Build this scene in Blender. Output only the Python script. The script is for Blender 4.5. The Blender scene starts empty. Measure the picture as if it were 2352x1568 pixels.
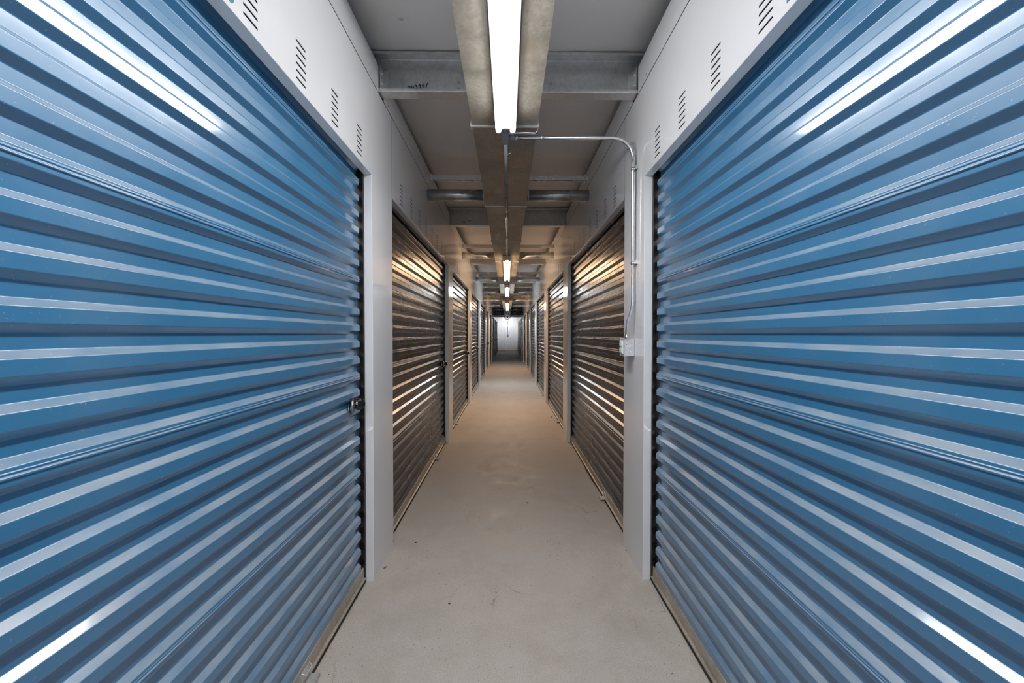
import bpy, math, random
from mathutils import Vector
random.seed(7)
SC = bpy.context.scene
COL = SC.collection
PI = math.pi

# ------------------------------------------------------------------ camera, world, exposure
cam_d = bpy.data.cameras.new('camera')
cam_d.sensor_fit = 'HORIZONTAL'; cam_d.sensor_width = 36.0
cam_d.lens = 964.0 / 2352.0 * 36.0
cam_d.clip_start = 0.02; cam_d.clip_end = 200
cam = bpy.data.objects.new('camera', cam_d); COL.objects.link(cam)
cam.location = (-0.0067, 0.0, 1.40)
cam.rotation_euler = (PI/2 - 0.0174, 0.0, -0.0105)
SC.camera = cam
wd = bpy.data.worlds.new('world'); SC.world = wd; wd.use_nodes = True
wd.node_tree.nodes['Background'].inputs[0].default_value = (0.02, 0.02, 0.022, 1)
wd.node_tree.nodes['Background'].inputs[1].default_value = 0.2
SC.view_settings.view_transform = 'Standard'
SC.view_settings.look = 'None'
SC.view_settings.gamma = 1.0
SC.view_settings.use_curve_mapping = False
SC.view_settings.exposure = 1.72
SC.cycles.max_bounces = 6; SC.cycles.diffuse_bounces = 5; SC.cycles.glossy_bounces = 3
SC.cycles.transmission_bounces = 1; SC.cycles.transparent_max_bounces = 2
SC.cycles.adaptive_threshold = 0.08; SC.cycles.adaptive_min_samples = 20
NEUTRAL = (1.0, 0.97, 0.95); WARM = (1.0, 0.63, 0.36); COOL = (0.93, 0.97, 1.0)
GLOW = 2.6            # radiance of the tube glass itself
DOWN_W, SIDE_W = 8.6, 2.7   # light given off by one strip light: downwards, and to each side

# ------------------------------------------------------------------ dimensions
W = 0.764            # half width of the corridor
Y1 = 2.365           # far jamb of the first doors
PER = 3.05           # door to door
PIL = 0.4075         # pilaster width
L = PER - PIL        # door opening
HB = 2.289           # underside of door header
SEAM = 2.815; WTOP = 2.978; CEIL = 3.06
REC = 0.046          # depth of jamb return
XV = 0.838           # curtain valley plane
KMIN, KMAX = -1, 10
YBACK = Y1 + PER*KMIN - L - PIL
YEND = 33.1

# ------------------------------------------------------------------ materials
ANI = 0.25
def nodes_of(name):
    m = bpy.data.materials.new(name); m.use_nodes = True
    nt = m.node_tree; b = nt.nodes['Principled BSDF']
    return m, nt, b
def N(nt, t, **kw):
    n = nt.nodes.new(t)
    for k, v in kw.items(): setattr(n, k, v)
    return n
def coords(nt, scale=(1, 1, 1), kind='Object'):
    tc = N(nt, 'ShaderNodeTexCoord'); mp = N(nt, 'ShaderNodeMapping')
    mp.inputs['Scale'].default_value = scale
    nt.links.new(tc.outputs[kind], mp.inputs[0]); return mp.outputs[0]
def geo(nt, scale=(1, 1, 1)):
    g = N(nt, 'ShaderNodeNewGeometry'); mp = N(nt, 'ShaderNodeMapping')
    mp.inputs['Scale'].default_value = scale
    nt.links.new(g.outputs['Position'], mp.inputs[0]); return mp.outputs[0]
def noise(nt, vec, scale, detail=4, rough=0.55):
    n = N(nt, 'ShaderNodeTexNoise'); n.inputs['Scale'].default_value = scale
    n.inputs['Detail'].default_value = detail; n.inputs['Roughness'].default_value = rough
    nt.links.new(vec, n.inputs['Vector']); return n.outputs['Fac']
def ramp(nt, fac, stops):
    r = N(nt, 'ShaderNodeValToRGB'); e = r.color_ramp.elements
    while len(e) < len(stops): e.new(0.5)
    for i, (p, c) in enumerate(stops):
        e[i].position = p; e[i].color = (c if len(c) == 4 else (*c, 1))
    nt.links.new(fac, r.inputs[0]); return r.outputs[0]
def mix(nt, fac, a, b, mode='MIX'):
    m = N(nt, 'ShaderNodeMix', data_type='RGBA', blend_type=mode)
    for s, v in ((0, fac), (6, a), (7, b)):
        if hasattr(v, 'links') or hasattr(v, 'is_linked'): nt.links.new(v, m.inputs[s])
        elif s == 0: m.inputs[0].default_value = v
        else: m.inputs[s].default_value = (*v, 1)
    return m.outputs[2]
def rng(nt, fac, a, b, lo=0.0, hi=1.0):
    m = N(nt, 'ShaderNodeMapRange'); nt.links.new(fac, m.inputs[0])
    m.inputs[1].default_value = a; m.inputs[2].default_value = b
    m.inputs[3].default_value = lo; m.inputs[4].default_value = hi
    return m.outputs[0]
def bump(nt, b, fac, strength, dist):
    n = N(nt, 'ShaderNodeBump'); n.inputs['Strength'].default_value = strength
    n.inputs['Distance'].default_value = dist
    nt.links.new(fac, n.inputs['Height']); nt.links.new(n.outputs[0], b.inputs['Normal'])

def paint(name, col, rough, var=0.06, spec=0.5, dirt=None, wob=0.0, coat=0.0):
    m, nt, b = nodes_of(name)
    v = geo(nt)
    base = mix(nt, rng(nt, noise(nt, v, 2.2, 1), .3, .7), tuple(c*(1-var) for c in col), tuple(min(1, c*(1+var)) for c in col))
    if dirt:
        d = ramp(nt, noise(nt, geo(nt, (1, .25, 1)), 30, 5, .6), [(0.56, (0, 0, 0)), (0.85, (1, 1, 1))])
        # rubbed and splashed marks are thickest on the lowest ribs
        sx = N(nt, 'ShaderNodeSeparateXYZ'); nt.links.new(geo(nt), sx.inputs[0])
        low = rng(nt, sx.outputs[2], 0.05, 1.1, 0.35, 0.03)
        mm = N(nt, 'ShaderNodeMath', operation='MULTIPLY'); nt.links.new(d, mm.inputs[0]); nt.links.new(low, mm.inputs[1])
        base = mix(nt, mm.outputs[0], base, dirt)
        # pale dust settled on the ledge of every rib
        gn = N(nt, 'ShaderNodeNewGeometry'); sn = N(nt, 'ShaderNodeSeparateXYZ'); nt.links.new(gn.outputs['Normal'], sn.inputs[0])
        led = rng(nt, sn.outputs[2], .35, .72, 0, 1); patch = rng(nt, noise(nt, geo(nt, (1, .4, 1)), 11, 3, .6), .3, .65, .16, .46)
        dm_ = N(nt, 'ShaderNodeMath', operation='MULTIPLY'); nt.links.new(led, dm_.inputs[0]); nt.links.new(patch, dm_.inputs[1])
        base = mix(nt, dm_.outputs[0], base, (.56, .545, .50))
        sp = ramp(nt, noise(nt, geo(nt), 210, 1), [(0.745, (0, 0, 0)), (0.78, (1, 1, 1))])
        mk = N(nt, 'ShaderNodeMath', operation='MULTIPLY'); nt.links.new(sp, mk.inputs[0]); mk.inputs[1].default_value = 0.45
        base = mix(nt, mk.outputs[0], base, (0.55, 0.55, 0.52))
    nt.links.new(base, b.inputs['Base Color'])
    nt.links.new(rng(nt, noise(nt, geo(nt), 9, 1), .3, .7, rough*.82, rough*1.2), b.inputs['Roughness'])
    b.inputs['Specular IOR Level'].default_value = spec
    if coat:
        b.inputs['Coat Weight'].default_value = coat; b.inputs['Coat Roughness'].default_value = 0.11
    if wob: bump(nt, b, noise(nt, geo(nt, (1, .35, 1)), 7, 2), wob, 0.02)
    return m
def metal(name, col, rough, var=0.2, scale=30, metallic=0.9, blot=None):
    m, nt, b = nodes_of(name)
    v = N(nt, 'ShaderNodeTexVoronoi'); v.inputs['Scale'].default_value = scale*2.5
    nt.links.new(geo(nt), v.inputs['Vector'])
    n1 = noise(nt, geo(nt), 5, 3, .65)
    base = mix(nt, rng(nt, n1, .3, .7), tuple(c*(1-var) for c in col), tuple(min(1, c*(1+var)) for c in col))
    bw = N(nt, 'ShaderNodeRGBToBW'); nt.links.new(v.outputs['Color'], bw.inputs[0])
    base = mix(nt, .16, base, bw.outputs[0], 'OVERLAY')
    if blot:
        base = mix(nt, ramp(nt, noise(nt, geo(nt), 3.2, 6, .7), [(.48, (0, 0, 0)), (.72, (1, 1, 1))]), base, blot)
    nt.links.new(base, b.inputs['Base Color'])
    b.inputs['Metallic'].default_value = metallic
    if name == 'branch_pipe_steel':      # grain runs round the pipe
        tg = N(nt, 'ShaderNodeTangent', direction_type='RADIAL', axis='X')
        nt.links.new(tg.outputs[0], b.inputs['Tangent']); b.inputs['Anisotropic'].default_value = .95; b.inputs['Anisotropic Rotation'].default_value = ANI
    nt.links.new(rng(nt, n1, .3, .7, rough*.75, rough*1.25), b.inputs['Roughness'])
    return m
def plain(name, col, rough=.5, metallic=0.0, spec=.5):
    return paint(name, col, rough, .08, spec) if metallic == 0 else metal(name, col, rough, .12, 30, metallic)

M = {}
M['white'] = paint('white_gloss_panel', (.76, .77, .79), .08, .02, .5, wob=.008)
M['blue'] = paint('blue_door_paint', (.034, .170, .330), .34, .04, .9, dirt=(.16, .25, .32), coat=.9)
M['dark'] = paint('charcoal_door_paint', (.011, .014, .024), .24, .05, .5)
M['galv'] = metal('galvanised_steel', (.60, .61, .615), .36, .12, 26, .6)
M['duct'] = metal('galvanised_duct', (.285, .265, .23), .50, .08, 30, .65, blot=(.25, .215, .165))
M['emt'] = metal('conduit_steel', (.72, .73, .75), .22, .06, 40, .95)
M['strut'] = metal('strut_steel', (.78, .79, .80), .25, .06, 40, .55)
M['pipe'] = metal('branch_pipe_steel', (.58, .60, .62), .30, .10, 30, .95)
M['black'] = plain('black_vinyl', (.006, .006, .007), .30)
M['rubber'] = plain('black_rubber_seal', (.012, .012, .012), .7)
M['bar'] = metal('bottom_bar_steel', (.50, .46, .40), .48, .15, 26, .55, blot=(.36, .31, .25))
M['chrome'] = metal('dark_chrome', (.30, .29, .285), .17, .05, 40, 1.0)
M['lockblack'] = plain('lock_black', (.008, .008, .009), .16)
M['greybox'] = plain('grey_fitting', (.22, .225, .25), .45)
M['enamel'] = plain('white_enamel', (.82, .83, .85), .28)
M['boxsteel'] = metal('outlet_box_steel', (.74, .75, .77), .42, .06, 40, .45)
M['device'] = plain('white_outlet', (.70, .76, .70), .3)
M['ink'] = plain('black_marker_ink', (.012, .012, .014), .6)
M['bluevinyl'] = plain('blue_vinyl_numeral', (.09, .25, .36), .4)
M['tan'] = plain('tan_plastic', (.62, .43, .24), .45)
M['darkboard'] = plain('dark_backing_board', (.05, .05, .05), .9)  # dark board; behind the vent slots its colour stands for unlit depth
M['partition'] = plain('unit_partition_sheet', (.62, .63, .64), .5)
M['leaf'] = plain('dry_leaf', (.22, .11, .05), .8)
M['grit'] = plain('dark_grit', (.03, .026, .022), .9)
M['baseb'] = plain('tan_base_strip', (.50, .45, .36), .6)
M['endwall'] = paint('white_ribbed_panel', (.72, .74, .77), .30, .03, .5)

def make_ceiling_mat():
    m, nt, b = nodes_of('vinyl_faced_insulation')
    c = mix(nt, rng(nt, noise(nt, geo(nt), 1.8, 4), .3, .7), (.74, .72, .71), (.82, .805, .80))
    c = mix(nt, ramp(nt, noise(nt, geo(nt), 7, 2), [(.74, (0, 0, 0)), (.80, (1, 1, 1))]), c, (.30, .22, .15))
    nt.links.new(c, b.inputs['Base Color'])
    b.inputs['Roughness'].default_value = .38
    bump(nt, b, noise(nt, geo(nt), 140, 2), .25, .002)
    return m
M['ceil'] = make_ceiling_mat()

def make_floor_mat():
    m, nt, b = nodes_of('concrete')
    p = geo(nt)
    big = noise(nt, p, 1.1, 3, .6); mid = noise(nt, p, 6, 4, .65); fine = noise(nt, p, 160, 2, .6)
    c = mix(nt, rng(nt, big, .3, .7), (.47, .435, .39), (.56, .525, .48))
    c = mix(nt, rng(nt, mid, .35, .65, 0, .7), c, (.60, .555, .52))
    c = mix(nt, rng(nt, fine, .38, .62, 0, .5), c, (.36, .325, .285))
    st = ramp(nt, noise(nt, geo(nt, (1, .6, 1)), 2.6, 6, .7), [(.52, (0, 0, 0)), (.80, (1, 1, 1))])
    c = mix(nt, st, c, (.40, .355, .30))
    spk = ramp(nt, noise(nt, p, 520, 1, .5), [(.58, (0, 0, 0)), (.70, (1, 1, 1))])
    sm_ = N(nt, 'ShaderNodeMath', operation='MULTIPLY'); nt.links.new(spk, sm_.inputs[0]); sm_.inputs[1].default_value = .25
    c = mix(nt, sm_.outputs[0], c, (.20, .17, .14))
    # pits and grit
    pit = ramp(nt, noise(nt, p, 75, 1, .4), [(.70, (0, 0, 0)), (.74, (1, 1, 1))])
    pm = N(nt, 'ShaderNodeMath', operation='MULTIPLY'); nt.links.new(pit, pm.inputs[0]); nt.links.new(rng(nt, noise(nt, p, 2.1, 2), .42, .68), pm.inputs[1])
    c = mix(nt, pm.outputs[0], c, (.10, .085, .07))
    # hairline cracks
    wv = N(nt, 'ShaderNodeVectorMath', operation='ADD')
    nz = N(nt, 'ShaderNodeTexNoise'); nz.inputs['Scale'].default_value = 6; nz.inputs['Detail'].default_value = 5
    nt.links.new(p, nz.inputs['Vector'])
    sc = N(nt, 'ShaderNodeVectorMath', operation='SCALE'); sc.inputs['Scale'].default_value = .22
    nt.links.new(nz.outputs['Color'], sc.inputs[0]); nt.links.new(p, wv.inputs[0]); nt.links.new(sc.outputs[0], wv.inputs[1])
    vo = N(nt, 'ShaderNodeTexVoronoi', feature='DISTANCE_TO_EDGE'); vo.inputs['Scale'].default_value = 1.25
    nt.links.new(wv.outputs[0], vo.inputs['Vector'])
    cr = ramp(nt, vo.outputs['Distance'], [(0.0, (1, 1, 1)), (.0035, (0, 0, 0))])
    cm = N(nt, 'ShaderNodeMath', operation='MULTIPLY'); nt.links.new(cr, cm.inputs[0])
    nt.links.new(rng(nt, noise(nt, p, 1.7, 2), .52, .62, 0, .75), cm.inputs[1])
    c = mix(nt, cm.outputs[0], c, (.12, .105, .09))
    nt.links.new(c, b.inputs['Base Color'])
    nt.links.new(rng(nt, mid, .3, .7, .48, .72), b.inputs['Roughness'])
    b.inputs['Specular IOR Level'].default_value = .35
    bump(nt, b, fine, .12, .002)
    return m
M['floor'] = make_floor_mat()

def tube_mat(name, col, strength):
    m = bpy.data.materials.new(name); m.use_nodes = True; nt = m.node_tree
    nt.nodes.remove(nt.nodes['Principled BSDF'])
    e = nt.nodes.new('ShaderNodeEmission'); e.inputs[0].default_value = (*col, 1); e.inputs[1].default_value = strength
    nt.links.new(e.outputs[0], nt.nodes['Material Output'].inputs[0])
    return m
M['offtube'] = plain('unlit_tube_glass', (.55, .56, .57), .2)

# ------------------------------------------------------------------ mesh helpers
class MB:
    def __init__(s): s.v = []; s.f = []; s.sm = []; s.n = {}
    def quad(s, *pts, smooth=False):
        b = len(s.v); s.v += [tuple(p) for p in pts]; s.f.append(tuple(range(b, b+len(pts)))); s.sm.append(smooth)
    def box(s, x0, x1, y0, y1, z0, z1):
        if x0 > x1: x0, x1 = x1, x0
        b = len(s.v)
        s.v += [(x, y, z) for x in (x0, x1) for y in (y0, y1) for z in (z0, z1)]
        for f in ((0, 1, 3, 2), (4, 6, 7, 5), (0, 4, 5, 1), (2, 3, 7, 6), (0, 2, 6, 4), (1, 5, 7, 3)):
            s.f.append(tuple(b+i for i in f)); s.sm.append(False)
        return s
    def tube(s, path, r, n=10, cap=True):
        path = [Vector(p) for p in path]; b0 = len(s.v); up = None
        for i, p in enumerate(path):
            t = (path[min(i+1, len(path)-1)] - path[max(i-1, 0)]).normalized()
            if up is None:
                up = Vector((0, 0, 1)) if abs(t.z) < .9 else Vector((1, 0, 0))
            a = t.cross(up).normalized(); up = a.cross(t).normalized()
            rr = r[i] if isinstance(r, (list, tuple)) else r
            for j in range(n):
                q = p + (a*math.cos(2*PI*j/n) + up*math.sin(2*PI*j/n))*rr
                s.v.append(tuple(q))
        for i in range(len(path)-1):
            for j in range(n):
                a0 = b0+i*n+j; a1 = b0+i*n+(j+1) % n
                s.f.append((a0, a1, a1+n, a0+n)); s.sm.append(True)
        if cap:
            s.f.append(tuple(b0+j for j in reversed(range(n)))); s.sm.append(False)
            e = b0+(len(path)-1)*n
            s.f.append(tuple(e+j for j in range(n))); s.sm.append(False)
        return s
    def lathe(s, prof, c, ax, n=20):
        """prof: (r, h) pairs turned about the axis ax through c"""
        ax = Vector(ax).normalized(); u = ax.orthogonal().normalized(); w = ax.cross(u); c = Vector(c)
        b0 = len(s.v)
        for r, h in prof:
            for j in range(n):
                s.v.append(tuple(c + ax*h + (u*math.cos(2*PI*j/n)+w*math.sin(2*PI*j/n))*r))
        for i in range(len(prof)-1):
            flat = abs(prof[i][1]-prof[i+1][1]) < 1e-6 or abs(prof[i][0]-prof[i+1][0]) < 1e-6
            for j in range(n):
                a0 = b0+i*n+j; a1 = b0+i*n+(j+1) % n
                s.f.append((a0, a1, a1+n, a0+n)); s.sm.append(not flat)
        s.f.append(tuple(b0+j for j in reversed(range(n)))); s.sm.append(False)
        e = b0+(len(prof)-1)*n; s.f.append(tuple(e+j for j in range(n))); s.sm.append(False)
        return s
    def sheet(s, prof, a0, a1, to3d, segs=1):
        """prof: list of (d, z, nd, nz); extruded from a0 to a1; to3d(d, a, z)"""
        b0 = len(s.v); n = len(prof)
        for i in range(segs+1):
            a = a0+(a1-a0)*i/segs
            for d, z, nd, nz in prof:
                s.n[len(s.v)] = Vector(to3d(nd, 0, nz)) - Vector(to3d(0, 0, 0))
                s.v.append(tuple(to3d(d, a, z)))
        for i in range(segs):
            for j in range(n-1):
                q = [b0+i*n+j, b0+(i+1)*n+j, b0+(i+1)*n+j+1, b0+i*n+j+1]
                p = [Vector(s.v[k]) for k in q]
                g = (p[1]-p[0]).cross(p[3]-p[0])
                if g.dot(s.n[q[0]]+s.n[q[3]]) < 0: q.reverse()
                s.f.append(tuple(q)); s.sm.append(True)
        return s
    def mesh(s, name, mat):
        m = bpy.data.meshes.new(name); m.from_pydata(s.v, [], s.f); m.update()
        m.polygons.foreach_set('use_smooth', s.sm)
        if mat is not None: m.materials.append(mat)
        if s.n and len(s.n) == len(s.v):
            m.normals_split_custom_set_from_vertices([s.n[i].normalized() for i in range(len(s.v))])
        return m
    def build(s, name, mat, parent=None, loc=(0, 0, 0), bevel=0):
        return link(name, s.mesh(name, mat), parent, loc, bevel)
def link(name, mesh, parent=None, loc=(0, 0, 0), bevel=0):
    o = bpy.data.objects.new(name, mesh); COL.objects.link(o); o.location = loc
    if parent: o.parent = parent
    if bevel:
        md = o.modifiers.new('edge', 'BEVEL'); md.width = bevel; md.segments = 2; md.limit_method = 'ANGLE'
    return o
def root(name, loc, label, cat, group=None, kind=None):
    o = bpy.data.objects.new(name, None); COL.objects.link(o); o.location = loc; o.empty_display_size = .1
    return tag(o, label, cat, group, kind)
def tag(o, label, cat, group=None, kind=None):
    o['label'] = label; o['category'] = cat
    if group: o['group'] = group
    if kind: o['kind'] = kind
    return o
ORD = ['first', 'second', 'third', 'fourth', 'fifth', 'sixth', 'seventh', 'eighth', 'ninth', 'tenth', 'eleventh', 'twelfth', 'thirteenth', 'fourteenth']
def fillet(pts, r, seg=4):
    """2-D polyline with rounded corners -> list of (d, z, nd, nz), normals to the left of travel reversed so that +d faces out"""
    out = []
    P = [Vector(p) for p in pts]
    def nrm(a, b):
        t = (b-a).normalized(); return Vector((t.y, -t.x))
    out.append((*P[0], *nrm(P[0], P[1])))
    for i in range(1, len(P)-1):
        a, b, c = P[i-1], P[i], P[i+1]
        t0 = (b-a).normalized(); t1 = (c-b).normalized()
        ang = math.acos(max(-1, min(1, t0.dot(t1))))
        if ang < .02: continue
        t = min(r*math.tan(ang/2), (b-a).length*.48, (c-b).length*.48)
        n0 = nrm(a, b); n1 = nrm(b, c)
        s = b-t0*t; e = b+t1*t
        for k in range(seg+1):
            u = k/seg
            p = s*(1-u)**2 + b*2*u*(1-u) + e*u*u
            n = n0.lerp(n1, u).normalized()
            out.append((p.x, p.y, n.x, n.y))
    out.append((*P[-1], *nrm(P[-2], P[-1])))
    return out

# ------------------------------------------------------------------ floor, ceiling, end walls
fl = MB().box(-1.6, 1.6, YBACK, YEND+.1, -.12, 0).build('floor', M['floor'])
tag(fl, 'bare grey concrete corridor floor with fine cracks and grit', 'floor', kind='structure')
ce = MB().box(-1.6, 1.6, YBACK, YEND+.1, CEIL+.05, CEIL+.12).build('ceiling', M['ceil'])
tag(ce, 'pale vinyl-faced insulation ceiling sagging between steel beams', 'ceiling', kind='structure')
YB0 = 2.50
def ceiling_panel_mesh():
    mb = MB(); nx, ny = 16, 44
    for j in range(ny+1):
        t = j/ny
        for i in range(nx+1):
            x = -1.6+3.2*i/nx
            sag = .020*abs(math.sin(2*PI*t))**.6 + .012*(1-min(1, abs(x)/1.2)**2)*(1 if .02 < t < .98 else .6)
            wr = .004*math.sin(9*x+3*t)*math.sin(14*t+x*2)
            mb.v.append((x, t*(PER-.004), CEIL+.022-sag+wr))
    for j in range(ny):
        for i in range(nx):
            a = j*(nx+1)+i
            mb.f.append((a, a+nx+1, a+nx+2, a+1)); mb.sm.append(True)
    return mb.mesh('ceiling_panel', M['ceil'])
cpm = ceiling_panel_mesh()
for k in range(-2, 11):
    y = YB0+.045+PER*k
    if y < YEND and y+PER > YBACK-3: link('ceiling_panel', cpm, ce, (0, y, 0))

def wall_end(name, y, face, label):
    mb = MB()
    # ribbed steel panel: flat pans with narrow trapezoid ribs
    w = bpy.data.objects.new(name, None); COL.objects.link(w); tag(w, label, 'wall', kind='structure'); w.location = (0, y, 0)
    n = 7; pw = 1.62/n
    for i in range(n):
        x0 = -.81+i*pw
        prof = fillet([(0, x0), (0, x0+pw*.36), (.018, x0+pw*.42), (.018, x0+pw*.58), (0, x0+pw*.64), (0, x0+pw)], .004, 2)
        m = MB().sheet(prof, .13, CEIL+.05, lambda d, a, z: (z, -face*d, a))
        m.build('wall_panel', M['endwall'], w)
    MB().box(-.81, .81, -.03*face, 0, 0, .14).build('base_strip', M['baseb'], w, bevel=.004)
    MB().box(-1.6, 1.6, .03*face, .08*face, 0, CEIL+.05).build('backing', M['darkboard'], w)
    return w
we = wall_end('wall_back', YEND, 1, 'white ribbed steel panel wall closing the far end of the corridor')
wall_end('wall_front', YBACK, -1, 'white ribbed steel panel wall behind the first blue doors')

# ------------------------------------------------------------------ side walls
SLOT_L, SLOT_H, SLOT_N, SLOT_P, SLOT_Z0 = .070, .0062, 6, .0266, 2.319
def header_mesh(s, shift):
    X = lambda d: -s*d
    mb = MB()
    cols = [(-1.057+shift+.302*i) for i in range(8)]
    y0, y1 = -L/2+.001, L/2-.001
    ys = [y0]+[e for c in cols for e in (c-SLOT_L/2, c+SLOT_L/2)]+[y1]
    zs = [HB+.005]
    for i in range(SLOT_N): zs += [SLOT_Z0+i*SLOT_P, SLOT_Z0+i*SLOT_P+SLOT_H]
    zs.append(SEAM-.003)
    def Q(pts):
        if s < 0: pts = pts[::-1]
        mb.quad(*pts)
    for j in range(len(zs)-1):
        for i in range(len(ys)-1):
            a, b, c, d = ys[i], ys[i+1], zs[j], zs[j+1]
            if i % 2 == 1 and j % 2 == 1:
                T = .001
                Q([(X(-T), a, c), (X(0), a, c), (X(0), b, c), (X(-T), b, c)][::-1])
                Q([(X(-T), a, d), (X(0), a, d), (X(0), b, d), (X(-T), b, d)])
                # pressed louvre hood above the slot
                h = .0018; zt = d+.010; e = .007
                Q([(X(h), a+e, d-.001), (X(h), b-e, d-.001), (X(.0003), b-e, zt), (X(.0003), a+e, zt)][::-1])
                Q([(X(h), a+e, d-.001), (X(.0003), a+e, zt), (X(.0003), a, d)][::-1])
                Q([(X(h), b-e, d-.001), (X(.0003), b, d), (X(.0003), b-e, zt)][::-1])
            else:
                Q([(X(0), a, c), (X(0), a, d), (X(0), b, d), (X(0), b, c)])
    # rolled lower edge, soffit and inner lip
    prof = fillet([(-REC, HB+.03), (-REC, HB), (0, HB), (0, HB+.0055)], .004, 3)
    prof = [(d, z, nd, nz) for d, z, nd, nz in prof]
    b = len(mb.v)
    for yy in (y0, y1):
        for d, z, _, _ in prof: mb.v.append((X(d), yy, z))
    n = len(prof)
    for j in range(n-1):
        q = (b+j, b+n+j, b+n+j+1, b+j+1)
        mb.f.append(q if s < 0 else q[::-1]); mb.sm.append(j > 5)
    return mb.mesh('header_panel', M['white'])
def pilaster_mesh(s, w, z1=None):
    z1 = z1 or SEAM-.003
    pts = [(-REC-.02, 0), (-REC-.02+.02, 0)]
    prof = fillet([(-REC, .03), (-REC, 0), (0, 0), (0, w), (-REC, w), (-REC, w-.03)], .003, 3)
    # normals: outward for this winding
    prof = [(d, y, -nd, -nz) for d, y, nd, nz in prof]
    return MB().sheet(prof, 0, z1, lambda d, a, y: (-s*d, y, a)).mesh('pilaster', M['white'])
def upper_mesh(s, length):
    prof = fillet([(0, SEAM+.003), (0, WTOP), (-.05, WTOP)], .004, 3)
    return MB().sheet(prof, 0, length, lambda d, a, z: (-s*d, a, z)).mesh('upper_panel', M['white'])
def backing_mesh(s):
    return MB().box(s*.72, s*.78, YBACK, YEND, 0, CEIL+.06).mesh('backing', M['partition'])
walls = {}
for s, side in ((-1, 'left'), (1, 'right')):
    w = bpy.data.objects.new('wall_'+side, None); COL.objects.link(w); w.location = (s*W, 0, 0)
    tag(w, 'glossy white steel panel wall with vented headers along the %s side' % side, 'wall', kind='structure')
    walls[s] = w
    pm = pilaster_mesh(s, PIL); h0 = header_mesh(s, .067); h1 = header_mesh(s, -.012); um = upper_mesh(s, PER-.105)
    scr = MB()
    scr.lathe([(.005, 0), (.0045, .002), (.002, .003)], (0, 0, 0), (-s, 0, 0), 8); scm = scr.mesh('screw', M['emt'])
    for k in range(KMIN-1, KMAX+1):
        y = Y1+PER*k
        if y+PIL <= YEND+.2:
            p = link('pilaster', pm, w, (0, y, 0))
            if k in (0, 1, 2):
                for yy in (.025, PIL-.025):
                    for zz in (.04,): link('screw', scm, p, (0, yy, zz))
    for k in range(KMIN, KMAX+1):
        link('header_panel', h0 if k == 0 else h1, w, (0, Y1+PER*k-L/2, 0))
    for k in range(-2, 10):
        u = link('upper_panel', um, w, (0, YB0+PER*k+.10, 0))
        if -1 <= k <= 2:
            for yy in (.09, 1.4, PER-.25): link('screw', scm, u, (0, yy, SEAM+.03))
    link('backing', backing_mesh(s), w)
    hl = MB().box(s*.012, s*.016, -L/2, L/2, HB+.035, WTOP-.02).mesh('slot_shade_sheet', M['darkboard'])  # dark sheet added behind the vents, its colour stands for shade in the slots
    for k in range(KMIN, KMAX+1): link('slot_shade_sheet', hl, w, (0, Y1+PER*k-L/2, 0))

# ------------------------------------------------------------------ roller doors
def fp(u, v):
    f = 964.; yaw, pt = .0105, .0174
    xr = (u-1176)/f; zr = -(v-784)/f
    yr = math.cos(pt)+zr*math.sin(pt); z = zr*math.cos(pt)-math.sin(pt)
    x = xr*math.cos(yaw)+yr*math.sin(yaw); y = -xr*math.sin(yaw)+yr*math.cos(yaw)
    t = -1.40/z
    return -.0067+t*x, t*y
RP = .0889; D = .017
def rib_profile(k0, k1, bottom=False, top=False):
    """polyline (d, z) from rib k0's seam up to rib k1's seam"""
    z0 = lambda k: .085+RP*k
    pts = []
    if bottom:
        pts += [(0, .060), (0, z0(0)-.0155), (D, z0(0))]
    else:
        zs = z0(k0)+.0105
        pts += [(D-.0012, zs), (D+.0032, zs+.0004), (D+.0032, zs+.004), (D+.0002, zs+.0062), (D+.0002, zs+.0085), (D+.002, zs+.0105), (D, zs+.0125)]
    for k in range(k0, k1+1):
        if k > k0: pts.append((D, z0(k)))
        if k == k1 and not top:
            pts.append((D, z0(k)+.0125)); break
        pts += [(D, z0(k)+.029), (0, z0(k)+.0435), (0, z0(k)+RP-.0155)]
    if top:
        z = z0(k1)+RP
        pts += [(-.02, z+.05), (-.09, z+.12), (-.2, z+.14)]
    return pts
def curtain_mesh(s, k0, k1, mat, bottom=False, top=False):
    prof = fillet(rib_profile(k0, k1, bottom, top), .0042, 3)
    return MB().sheet(prof, -L/2+.045, L/2-.045, lambda d, a, z: (-s*d, a, z)).mesh('curtain_panel', mat)
def door_parts(s, mat):
    X = lambda d: -s*d
    P = []
    for k0, k1, b, t in ((0, 6, 1, 0), (6, 12, 0, 0), (12, 18, 0, 0), (18, 24, 0, 0), (24, 26, 0, 1)):
        P.append(('curtain_panel', curtain_mesh(s, k0, k1, mat, b, t), None))
    bb = MB()
    prof = fillet([(D+.016, .022), (D+.0165, .027), (D+.005, .030), (D+.004, .084), (D-.004, .085)], .002, 2)
    bb.sheet(prof, -L/2+.014, L/2-.014, lambda d, a, z: (X(d), a, z))
    P.append(('bottom_bar', bb.mesh('bottom_bar', M['bar']), None))
    sl = MB().tube([(X(D+.006), -L/2+.014, .013), (X(D+.006), L/2-.014, .013)], .0125, 8)
    P.append(('bottom_seal', sl.mesh('bottom_seal', M['rubber']), None))
    tr = MB()
    for e in (-1, 1):
        tr = MB()
        a, b = e*(L/2-.001), e*(L/2-.013)
        tr.box(X(XV-W-REC-.0), X(-.012), min(a, b), max(a, b), 0.0, HB+.10)
        t = ('guide_track', tr.mesh('guide_track', M['black']), None)
        P.append(t)
        g = MB()
        a, b = e*(L/2-.013), e*(L/2-.050)
        g.box(X(-.010), X(-.0015), min(a, b), max(a, b), .01, HB+.10)
        P.append(('guide_rail', g.mesh('guide_rail', M['emt']), None))
    return P
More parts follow.
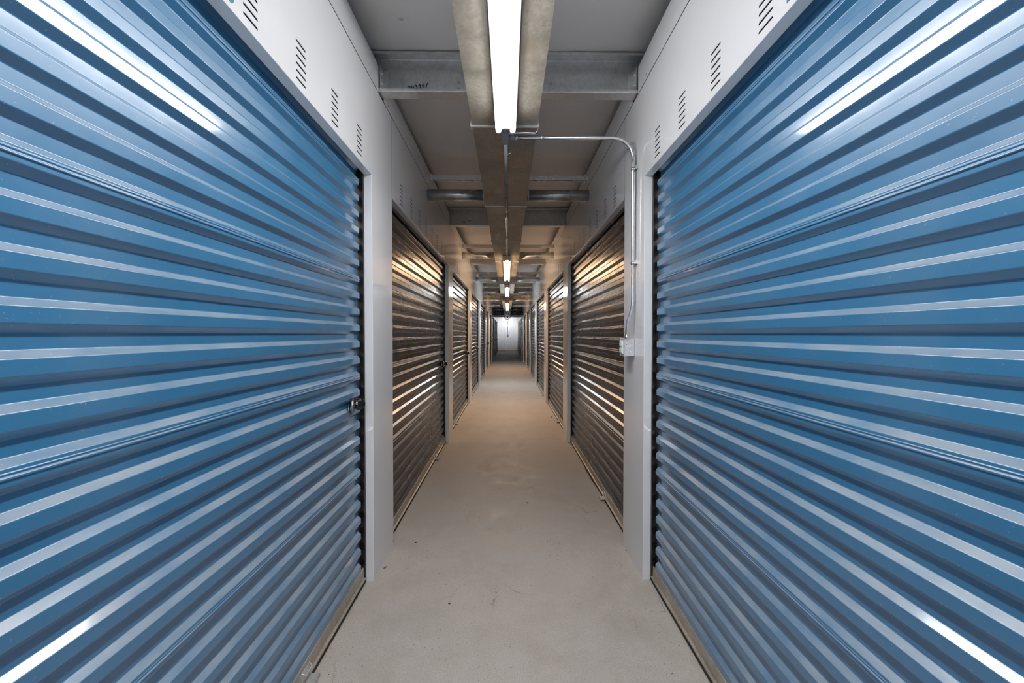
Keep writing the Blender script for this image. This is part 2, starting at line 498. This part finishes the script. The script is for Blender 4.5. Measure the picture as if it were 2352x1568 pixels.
def lift_handle(s):
    X = lambda d: -s*d
    mb = MB()
    mb.box(X(D+.004), X(D+.010), -.035, .035, .020, .066)
    mb.box(X(D+.010), X(D+.050), -.035, .035, .016, .021)
    mb.box(X(D+.046), X(D+.050), -.035, .035, .004, .020)
    mb.tube([(X(D+.006), -.030, .070), (X(D+.022), -.026, .058), (X(D+.022), .026, .058), (X(D+.006), .030, .070)], .004, 6)
    return mb.mesh('lift_handle', M['galv'])
def latch_meshes(s, near):
    X = lambda d: -s*d
    A = MB()   # slide plate and shroud round the lock
    A.box(X(D+.0005), X(D+.005), -.075, .020, -.026, .026)
    hood = []
    for i in range(13):
        a = -.62*PI+1.24*PI*i/12
        hood.append((X(D+.008+.012*math.cos(a*.8)), -.052-.018*math.cos(a*.8), .034*math.sin(a*.8)))
    A.tube(hood, [.007+.007*math.sin(PI*i/12) for i in range(13)], 10)
    B = MB()   # round disc lock, its keyed face turned to the corridor
    ax = (s*.45, .89, 0)
    c = (X(D+.026), .012, 0)
    B.lathe([(.024, .026), (.029, .024), (.031, .018), (.031, .003), (.029, -.001), (.0262, -.002), (.0258, -.005), (.022, -.0075), (.010, -.0085)], c, ax, 32)
    Cc = MB()
    Cc.lathe([(.0075, 0), (.0075, -.004), (.005, -.006)], (c[0]-X(.011)*.9, c[1]-.012, .006), ax, 12)
    return A.mesh('latch', M['chrome']), B.mesh('disc_lock', M['lockblack'] if near else M['chrome']), Cc.mesh('key_core', M['emt'])
# lift handle y per door (side, k)
LIFT = {(-1, 0): 1.66, (1, 1): 3.511, (-1, 1): 4.657, (-1, 2): 6.5, (1, 2): 6.62, (-1, 3): 10.8}
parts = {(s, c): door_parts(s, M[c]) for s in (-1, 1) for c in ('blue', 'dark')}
lifts = {s: lift_handle(s) for s in (-1, 1)}
latches = {True: latch_meshes(-1, True), False: latch_meshes(-1, False)}
num = 0
for s, side in ((-1, 'left'), (1, 'right')):
    for k in range(KMIN, KMAX+1):
        num += 1
        mid = Y1+PER*k-L/2
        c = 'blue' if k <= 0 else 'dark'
        if k == 0:
            label = ('bright blue corrugated roll-up door with a black disc lock on its edge' if s < 0 else
                     'bright blue corrugated roll-up door beside the pillar that carries the outlet box')
        elif k < 0:
            label = 'plain blue roll-up door on the %s wall behind the first pillar' % side
        else:
            label = 'dark charcoal roll-up door, %s from the front along the %s wall' % (ORD[k], side)
        d = root('door_%d' % num, (s*XV, mid, 0), label, 'door', 'corrugated roll-up doors', 'structure')
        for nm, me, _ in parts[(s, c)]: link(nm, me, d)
        ly = LIFT.get((s, k), mid+(.9 if s < 0 else -.7))
        o = link('lift_handle', lifts[s], d, (0, ly-mid, 0))
        if s > 0 and k == 1:      # rubber seal hanging loose on the floor
            ls = [fp(*q) for q in ((1337, 1047), (1341, 1062), (1349, 1080), (1361, 1100), (1374, 1120), (1388, 1137))]
            o = MB().tube([(x-.012*math.sin(PI*i/5)-s*XV, y-mid, .008) for i, (x, y) in enumerate(ls)], .007, 8).build('loose_seal', M['rubber'], d)
            o['label'] = 'length of black seal hanging loose'
        if s < 0 and k >= 0 and k != 7:
            lm = latches[k == 0]
            y = 2.222-Y1+L/2
            la = link('latch', lm[0], d, (0, y, 1.028))
            lk = link('disc_lock', lm[1], la); link('key_core', lm[2], la)
            la['label'] = 'dark chrome sliding latch'; lk['label'] = 'round black disc lock' if k == 0 else 'round chrome disc lock'

# ------------------------------------------------------------------ ceiling beams
def beam_mesh():
    z0, z1 = 2.826, CEIL+.004
    f = .082
    # C-section open towards -y, with stiffening lips
    prof = fillet([(0, z1-.018), (0, z1), (f, z1), (f, z0), (0, z0), (0, z0+.018)], .006, 3)
    a = [(y, z, -nd, -nz) for y, z, nd, nz in prof]
    mb = MB()
    mb.sheet(a, -1.5, 1.5, lambda d, x, z: (x, d, z))
    return mb.mesh('beam_channel', M['galv'])
bmm = beam_mesh()
def strokes(mb, polys, scale, ox, oz, y, mirror=1, r=.0019):
    for p in polys:
        mb.tube([(ox+mirror*q[0]*scale, y, oz+q[1]*scale) for q in p], r, 5)
DIG = {'7': [[(0, .9), (.6, 1), (.35, .5), (.2, 0)]], '4': [[(.15, 1), (.05, .5), (.55, .5)], [(.55, 1), (.45, 0)]],
       '3': [[(.1, 1), (.5, .95), (.3, .6), (.55, .35), (.4, .05), (0, .08)]], '9': [[(.55, .8), (.25, 1), (.05, .75), (.3, .55), (.55, .8), (.45, 0)]],
       '0': [[(.3, 1), (.08, .55), (.25, .05), (.52, .45), (.45, .9), (.3, 1)]], '1': [[(.5, 1.1), (.1, -.1)]]}
clipm = {}
for s in (-1, 1):
    mb = MB(); mb.box(s*(W-.040), s*(W-.004), .070, .076, 2.85, 2.985); mb.box(s*(W-.008), s*(W-.003), .012, .072, 2.85, 2.985)
    for z in (2.885, 2.945): mb.lathe([(.008, 0), (.008, .005), (.004, .009)], (s*(W-.009), .026, z), (-s, -.4, 0), 8)
    clipm[s] = mb.mesh('end_clip', M['galv'])
boltm = MB().lathe([(.007, 0), (.007, .004), (.003, .006)], (0, 0, 0), (0, -1, 0), 8).mesh('bolt', M['pipe'])
for k in range(-1, 11):
    y = YB0+PER*k
    if y > YEND: break
    lab = ('galvanised steel ceiling beam nearest the viewer with 743901 handwritten on its web' if k == 0 else
           'galvanised steel ceiling beam behind the first, out over the camera' if k < 0 else
           'galvanised steel beam crossing the ceiling, %s from the front' % ORD[k])
    b = root('ceiling_beam', (0, y, 0), lab, 'beam', 'steel beams across the corridor ceiling', 'structure')
    link('beam_channel', bmm, b)
    for s in (-1, 1):
        link('end_clip', clipm[s], b)
        if -1 < k < 4:
            for z in (2.885, 2.925): link('bolt', boltm, b, (s*.285-.02, .079, z))
    if k in (0, 1, 2):
        t = MB()
        for i, ch in enumerate('743901'):
            strokes(t, DIG[ch], .024, -.612+i*.0215, 2.880+i*.0035, .0785)
        o = t.build('handwritten_number', M['ink'], b); o['label'] = 'handwritten black marker number 743901'

# ------------------------------------------------------------------ trunk duct
DX0, DX1, DZ0, DZ1 = -.212, .167, 2.612, 2.80
DJ0, DP = 2.468, 1.524
dc = (DX0+DX1)/2
du = root('air_duct', (dc, 0, DZ0), 'long rectangular galvanised air duct running down the middle of the ceiling', 'duct')
hw = (DX1-DX0)/2; hz = DZ1-DZ0
def duct_mesh():
    mb = MB(); l = DP
    c = [(-hw, 0), (hw, 0), (hw, l), (-hw, l)]
    mid = (0, l/2, -.009)
    for i in range(4):
        a, b = c[i], c[(i+1) % 4]
        mb.quad((a[0], a[1], 0), mid, (b[0], b[1], 0))
    mb.quad((-hw, 0, 0), (-hw, l, 0), (-hw, l, hz), (-hw, 0, hz)); mb.quad((hw, 0, 0), (hw, 0, hz), (hw, l, hz), (hw, l, 0))
    mb.quad((-hw, 0, hz), (-hw, l, hz), (hw, l, hz), (hw, 0, hz))
    return mb.mesh('duct_section', M['duct'])
dm = duct_mesh()
cl = MB(); cl.box(-hw-.006, hw+.006, -.008, .008, -.006, -.0005); cl.box(-hw-.006, -hw, -.008, .008, -.006, hz); cl.box(hw, hw+.006, -.008, .008, -.006, hz)
cl.box(-hw-.010, -hw, -.014, .014, -.010, .02); cl.box(hw, hw+.010, -.014, .014, -.010, .02)
clm = cl.mesh('joint_cleat', M['galv'])
for k in range(-4, 20):
    y = DJ0+DP*k
    if y < YBACK: continue
    link('duct_section', dm, du, (0, y, 0)); link('joint_cleat', clm, du, (0, y, 0))

# ------------------------------------------------------------------ branch pipes and struts, one set per bay
def side_pipe(s):
    x0 = s*(W-.001); x1 = (DX0 if s < 0 else DX1)+s*.013
    mb = MB(); mb.tube([(x0, 0, 0), (x1, 0, 0)], .054, 24)
    c = MB(); c.tube([(x1, 0, 0), (x1+s*.016, 0, 0)], .060, 24)
    return mb.mesh('pipe', M['pipe']), c.mesh('collar', M['galv'])
sp = {s: side_pipe(s) for s in (-1, 1)}
def strut_mesh():
    prof = fillet([(-.020, .003), (-.020, .041), (.020, .041), (.020, .003)], .003, 2)
    mb = MB()
    x0, x1 = -W+.002, W-.002
    mb.box(x0, x1, -.021, -.018, 0, .041); mb.box(x0, x1, .018, .021, 0, .041); mb.box(x0, x1, -.021, .021, .038, .041)
    mb.box(x0, x1, -.018, -.011, 0, .003); mb.box(x0, x1, .011, .018, 0, .003)
    for i in range(15):
        x = x0+.05+i*.1
        mb.box(x, x+.035, -.007, .007, .030, .036)
    return mb.mesh('channel', M['strut'])
stm = strut_mesh()
cpm2 = {}
for s in (-1, 1):
    mb = MB(); mb.box(s*(W-.055), s*(W-.035), -.028, .028, -.008, .050); mb.box(s*(W-.02), s*(W-.001), -.026, .026, -.006, .046)
    mb.tube([(s*(W-.045), 0, -.022), (s*(W-.045), 0, .0)], .006, 8)
    cpm2[s] = mb.mesh('clamp', M['galv'])
for k in range(0, 10):
    y = 4.02+PER*k
    for s, side in ((-1, 'left'), (1, 'right')):
        p = root('branch_pipe', (0, y, 2.722), 'round steel branch pipe from the duct to the %s wall, %s from the front' % (side, ORD[k]), 'pipe', 'branch pipes off the central duct')
        link('pipe', sp[s][0], p); link('collar', sp[s][1], p)
    t = root('strut_channel', (0, 3.975+PER*k, 2.845), 'bright slotted strut channel spanning wall to wall, %s from the front' % ORD[k], 'strut', 'slotted strut channels under the ceiling')
    link('channel', stm, t)
    for s in (-1, 1): link('clamp', cpm2[s], t)

# ------------------------------------------------------------------ fluorescent fixtures
FX = -.0175; TZ = 2.53; FL = 2.44
def fixture(y1, length, color, label, power=1.0):
    y0 = y1-length
    if color:
        mat = tube_mat('lit_tube_glass', color, GLOW); mat.cycles.emission_sampling = 'NONE'
    else: mat = M['offtube']
    f = root('fluorescent_light', (FX, y0, TZ), label, 'light', 'twin-tube strip lights under the duct')
    h = MB()
    prof = [(-.066, .046), (-.062, .030), (-.030, .026), (-.022, .044), (.022, .044), (.030, .026), (.062, .030), (.066, .046)]
    l = length
    top = DZ0-TZ-.012
    hb = MB(); hb.box(-.060, .060, .02, l-.02, .038, top)
    hb.build('housing', M['enamel'], f, bevel=.004)
    rf = MB(); rf.box(-.020, .020, .02, l-.02, .022, .038); rf.build('ballast_cover', M['enamel'], f, bevel=.004)
    for yy in (0.0, l-.02):
        e = MB(); e.box(-.058, .058, yy, yy+.02, .006, top); e.build('end_plate', M['enamel'], f, bevel=.003)
    for x in (-.0395, .0395):
        t = MB().tube([(x, .01, 0), (x, l-.004, 0)], .0145, 16)
        t.build('tube', mat, f)
        for yy in (.004, l-.006):
            MB().tube([(x, yy, 0), (x, yy+.012, 0)], .0155, 16).build('socket', M['enamel'], f)
    if color:
        for x, z, wdt, watt, rot in ((0, .002, .044, DOWN_W, 0), (.0565, 0, .027, SIDE_W, -70), (-.0565, 0, .027, SIDE_W, 70)):
            ld = bpy.data.lights.new('tube_light', 'AREA'); ld.shape = 'RECTANGLE'; ld.size = wdt; ld.size_y = l-.05
            ld.energy = watt*power; ld.color = color
            lo = bpy.data.objects.new('tube_light', ld); COL.objects.link(lo); lo.parent = f
            lo.location = (x, l/2, z); lo.rotation_euler = (0, math.radians(rot), 0)
    return f
fixture(2.352, FL, NEUTRAL, 'large glaring white twin-tube strip light nearest the viewer', .85)
fixture(-.96, FL, NEUTRAL, 'added unseen twin-tube strip light brightening the near corridor', 1.5)  # invented rear lamp, out of view, fills the near corridor with light
fixture(8.90, FL, WARM, 'warm glowing twin-tube strip light, second from the front', 1.1)
fixture(12.62, FL, COOL, 'cool white twin-tube strip light, third from the front', 1.0)
fixture(17.62, FL, WARM, 'warm twin-tube strip light, fourth from the front', 1.0)
fixture(20.2, FL, COOL, 'small white twin-tube strip light, fifth from the front', .2)
fixture(26.0, FL, None, 'unlit dark strip light beyond the glowing ones')
fixture(31.0, FL, None, 'unlit dark strip light closest to the end wall')

# ------------------------------------------------------------------ conduit, tee and outlet box
CY, CZ = 2.515, 2.568
CX = FX
te = root('junction_tee', (CX, CY, CZ), 'grey conduit tee fitting at the end of the first strip light', 'fitting')
mb = MB(); mb.tube([(0, -.125, .006), (0, -.06, .003), (0, .06, 0)], [.018, .019, .0195], 14); mb.box(-.0195, .0195, -.03, .06, -.019, .012)
mb.build('body', M['greybox'], te, bevel=.004)
MB().tube([(.015, 0, 0), (.058, 0, 0)], .0165, 14).build('hub', M['greybox'], te)
MB().tube([(.056, 0, 0), (.070, 0, 0)], .0185, 6).build('lock_nut', M['pipe'], te)
MB().tube([(0, -.085, -.004), (0, -.075, -.006), (0, -.06, -.006)], .0215, 14).build('collar', M['greybox'], te)
cn = root('wall_conduit', (W, CY, 1.374), 'thin shiny conduit crossing from the tee and bending down the right pillar', 'conduit')
def CN(x, y, z): return (x-W, y-CY, z-1.374)
path = [(CX+.068, CY, CZ)]
xw = .744; R = .125
path.append((xw-R, CY, CZ))
for i in range(1, 13):
    a = PI/2*i/12
    path.append((xw-R+R*math.sin(a), CY, CZ-R+R*math.cos(a)))
path += [(xw, CY+.001, 1.62), (xw-.001, CY+.001, 1.575), (xw-.010, CY+.004, 1.53), (xw-.026, CY+.012, 1.475), (.716, CY+.014, 1.44), (.714, CY+.014, 1.372)]
MB().tube([CN(*p) for p in path], .0105, 14).build('pipe', M['emt'], cn)
MB().tube([CN(.19, CY, CZ), CN(.205, CY, CZ)], .0145, 10).build('coupling', M['emt'], cn)
for z in (2.385, 1.825):
    q = MB(); q.tube([CN(xw, CY, z-.009), CN(xw, CY, z+.009)], .0135, 12); q.box(xw-W+.002, -.0005, -.034, .0, z-1.374-.009, z-1.374+.009)
    q.tube([CN(xw+.012, CY-.024, z), CN(xw+.004, CY-.024, z)], .005, 8)
    q.build('strap', M['emt'], cn)
MB().tube([CN(.714, CY+.014, 1.374), CN(.714, CY+.014, 1.392)], .0145, 8).build('connector', M['emt'], cn)
fx = root('flexible_conduit', (CX, CY, CZ), 'short ribbed flexible conduit from the tee to the duct edge', 'conduit')
pts = []; rr = []
for i in range(61):
    t = i/60
    pts.append((.02+.155*t, -.018+.0*t, .016+.004*math.sin(3*t))); rr.append(.0095 if i % 2 else .0075)
MB().tube(pts, rr, 8).build('hose', M['pipe'], fx)
MB().tube([(.172, -.018, .018), (.186, -.018, .03), (.192, -.02, .08), (.192, -.02, .12)], .003, 6).build('wire_hanger', M['emt'], fx)
ob = root('outlet_box', (W, 2.535, 1.267), 'square steel outlet box mounted on the right pillar under a conduit', 'outlet box')
MB().box(-.058, -.001, 0, .104, 0, .107).build('box', M['boxsteel'], ob, bevel=.003)
for z, r in ((.022, .0095), (.0535, .0125), (.085, .0095)):
    q = MB(); q.lathe([(r, 0), (r*.96, -.0012), (r*.75, -.0015)], (-.024, -.0002, z), (0, 1, 0), 18); q.build('knockout', M['boxsteel'], ob)
for z in (.036, .070):
    MB().lathe([(.0022, 0), (.0022, -.0006)], (-.050, -.0002, z), (0, 1, 0), 8).build('screw_hole', M['ink'], ob)
cv = MB().box(-.063, -.058, -.003, .107, -.003, .110).build('cover_plate', M['boxsteel'], ob, bevel=.002)
q = MB(); q.box(-.070, -.063, .022, .084, .012, .095); q.build('receptacle', M['device'], ob, bevel=.003)
for z in (.020, .060):
    q = MB(); q.box(-.074, -.070, .030, .076, z, z+.026); q.build('socket_face', M['device'], ob, bevel=.004)
for z in (.004, .103): MB().lathe([(.004, 0), (.003, .003)], (-.063, .053, z), (-1, 0, 0), 8).build('screw', M['emt'], ob)

def run(y0, y1, label, straps, coups=()):
    c = root('ceiling_conduit', (CX, y0, CZ), label, 'conduit', 'conduit runs under the duct')
    MB().tube([(0, 0, 0), (0, y1-y0, 0)], .0105, 12).build('pipe', M['pipe'], c)
    for y in straps:
        q = MB(); y -= y0
        q.tube([(.020, y, .042), (.0135, y, .0), (.0095, y, -.0095), (0, y, -.0135), (-.0095, y, -.0095), (-.0135, y, 0), (-.0135, y, .042)], .003, 6)
        q.tube([(.014, y, .004), (.030, y, .004)], .0045, 8)
        q.build('strap', M['emt'], c)
    for y in coups:
        MB().tube([(0, y-y0, 0), (0, y-y0+.35, 0)], [.0125, .0145], 12).build('coupling', M['emt'], c)
run(CY+.06, 6.46, 'steel conduit from the tee to the second strip light', (2.74, 4.0, 5.05, 6.2), (4.05,))
run(8.90, 10.18, 'short conduit between the second and third strip lights', (9.4,))
run(12.62, 15.18, 'conduit between the third and fourth strip lights', (13.4,))
run(20.2, 23.5, 'far conduit before the unlit strip lights', (21.4,))

# ------------------------------------------------------------------ unit numerals on the headers (only their feet reach the frame)
q = MB()
prof = []
def pill(y, z, w, h, round_bottom, s):
    pts = []
    if round_bottom:
        for i in range(13):
            a = PI+PI*i/12; pts.append((y+w/2*math.cos(a), z+w/2+w/2*math.sin(a)))
    else: pts += [(y-w/2, z), (y+w/2, z)]
    pts += [(y+w/2, z+h), (y-w/2, z+h)]
    mb = MB(); x0 = -s*.0004; x1 = -s*.0016
    mb.quad(*[(x1, a, b) for a, b in (pts if s < 0 else pts[::-1])])
    n = len(pts)
    for i in range(n):
        a, b = pts[i], pts[(i+1) % n]
        mb.quad((x0, a[0], a[1]), (x0, b[0], b[1]), (x1, b[0], b[1]), (x1, a[0], a[1]))
    return mb
for s, y, z, rb, lab in ((-1, 1.170, 2.307, True, 'round-footed blue numeral on the header above the left blue door'), (1, 1.152, 2.312, False, 'straight-footed blue numeral on the header above the right blue door')):
    o = pill(0, 0, .026, .09, rb, s).build('door_numeral', M['bluevinyl']); o.location = (s*W, y, z)
    tag(o, lab, 'numeral')

# ------------------------------------------------------------------ far end: emergency light, conduit, switch, tan box
em = root('emergency_light', (-.02, YEND-1.6, 2.44), 'small twin-head emergency light glowing before the white end wall', 'light')
MB().box(-.14, .14, -.04, .04, -.02, .10).build('housing', M['enamel'], em, bevel=.01)
MB().tube([(0, 0, .10), (0, 0, .17)], .015, 10).build('stem', M['enamel'], em)
hm = tube_mat('emergency_lamp_glow', (1, .98, .95), 14)
for x in (-.09, .09):
    h = MB().lathe([(.03, -.05), (.055, 0), (.06, .03), (.057, .034)], (x, 0, -.05), (0, 1, -.25), 18); h.build('lamp_head', M['enamel'], em)
    g = MB().lathe([(.05, .034), (.045, .042), (.02, .046)], (x, 0, -.05), (0, 1, -.25), 18); g.build('lens', hm, em)
    ld = bpy.data.lights.new('emergency_beam', 'SPOT'); ld.energy = 16; ld.spot_size = 1.6; ld.spot_blend = .5; ld.shadow_soft_size = .05
    lo = bpy.data.objects.new('emergency_beam', ld); COL.objects.link(lo); lo.parent = em
    lo.location = (x, .06, -.065); lo.rotation_euler = (PI/2-.32, 0, 0)
    back = MB().lathe([(.035, 0), (.03, -.012), (.015, -.018)], (x, -.05, -.04), (0, 1, -.25), 14); back.build('indicator_lens', hm, em)
ec = root('end_wall_switch', (.0, YEND-.02, 1.32), 'small switch box and thin conduit on the white end wall', 'switch')
MB().box(-.06, .06, -.06, 0, -.06, .07).build('box', M['greybox'], ec, bevel=.005)
MB().tube([(0, -.03, .07), (0, -.03, 1.3)], .018, 8).build('pipe', M['pipe'], ec)
tb = root('tan_sensor_box', (W, 19.0, 1.48), 'small tan box fixed to the far end of the right wall', 'box')
MB().box(-.05, -.001, -.05, .05, 0, .17).build('body', M['tan'], tb, bevel=.006)
MB().box(-.056, -.05, -.04, .04, .02, .15).build('cover', M['tan'], tb, bevel=.003)

# ------------------------------------------------------------------ scraps on the floor
def scrap(x, y, size, name, mat, label, cat, ang):
    mb = MB(); n = 9
    ring = []
    for i in range(n):
        a = 2*PI*i/n; r = size*(.55+.45*random.random())
        ring.append((x+r*math.cos(a)*(1.6 if cat == 'leaf' else 1), y+r*math.sin(a)*.7, .002+.35*size*random.random()))
    rt = Vector((x, y, 0)); cs, sn = math.cos(ang), math.sin(ang)
    loc = [((p[0]-x)*cs-(p[1]-y)*sn, (p[0]-x)*sn+(p[1]-y)*cs, p[2]) for p in ring]
    b = len(mb.v); mb.v += loc+[(p[0]*.9, p[1]*.9, .0005) for p in loc]+[(0, 0, size*.5), (0, 0, .0003)]
    for i in range(n):
        j = (i+1) % n
        mb.f += [(i, j, 2*n), (n+i, j+n, j, i)[::-1], (j+n, i+n, 2*n+1)]; mb.sm += [False]*3
    o = mb.build(name, mat); o.location = (x, y, 0); tag(o, label, cat)
for (u, v, sz, kind, lab, a) in (
    (816, 1374, .012, 'leaf', 'brown dry leaf scrap by the bottom bar of the left blue door', .6),
    (884, 1304, .012, 'leaf', 'brown dry leaf scrap against the left pillar foot', 1.1),
    (1032, 1386, .008, 'grit', 'dark crumb lying mid-floor on the near concrete', 0),
    (955, 1246, .010, 'grit', 'dark crumb on the floor beside the left pillar', .5),
    (950, 1136, .010, 'leaf', 'small brown scrap beside the second left door sill', .2),
    (1267, 958, .022, 'grit', 'dark speck of litter near the third right door', .3),
    (1212, 1154, .009, 'leaf', 'orange-brown crumb in the middle of the floor', .9),
    (1438, 1264, .008, 'grit', 'dark crumb at the foot of the right pillar', .4),
    (1598, 1487, .010, 'leaf', 'brown scrap beside the right blue door sill', 1.3)):
    x, y = fp(u, v)
    scrap(x, y, sz, 'leaf_scrap' if kind == 'leaf' else 'grit_crumb', M[kind], lab, 'leaf' if kind == 'leaf' else 'crumb', a)
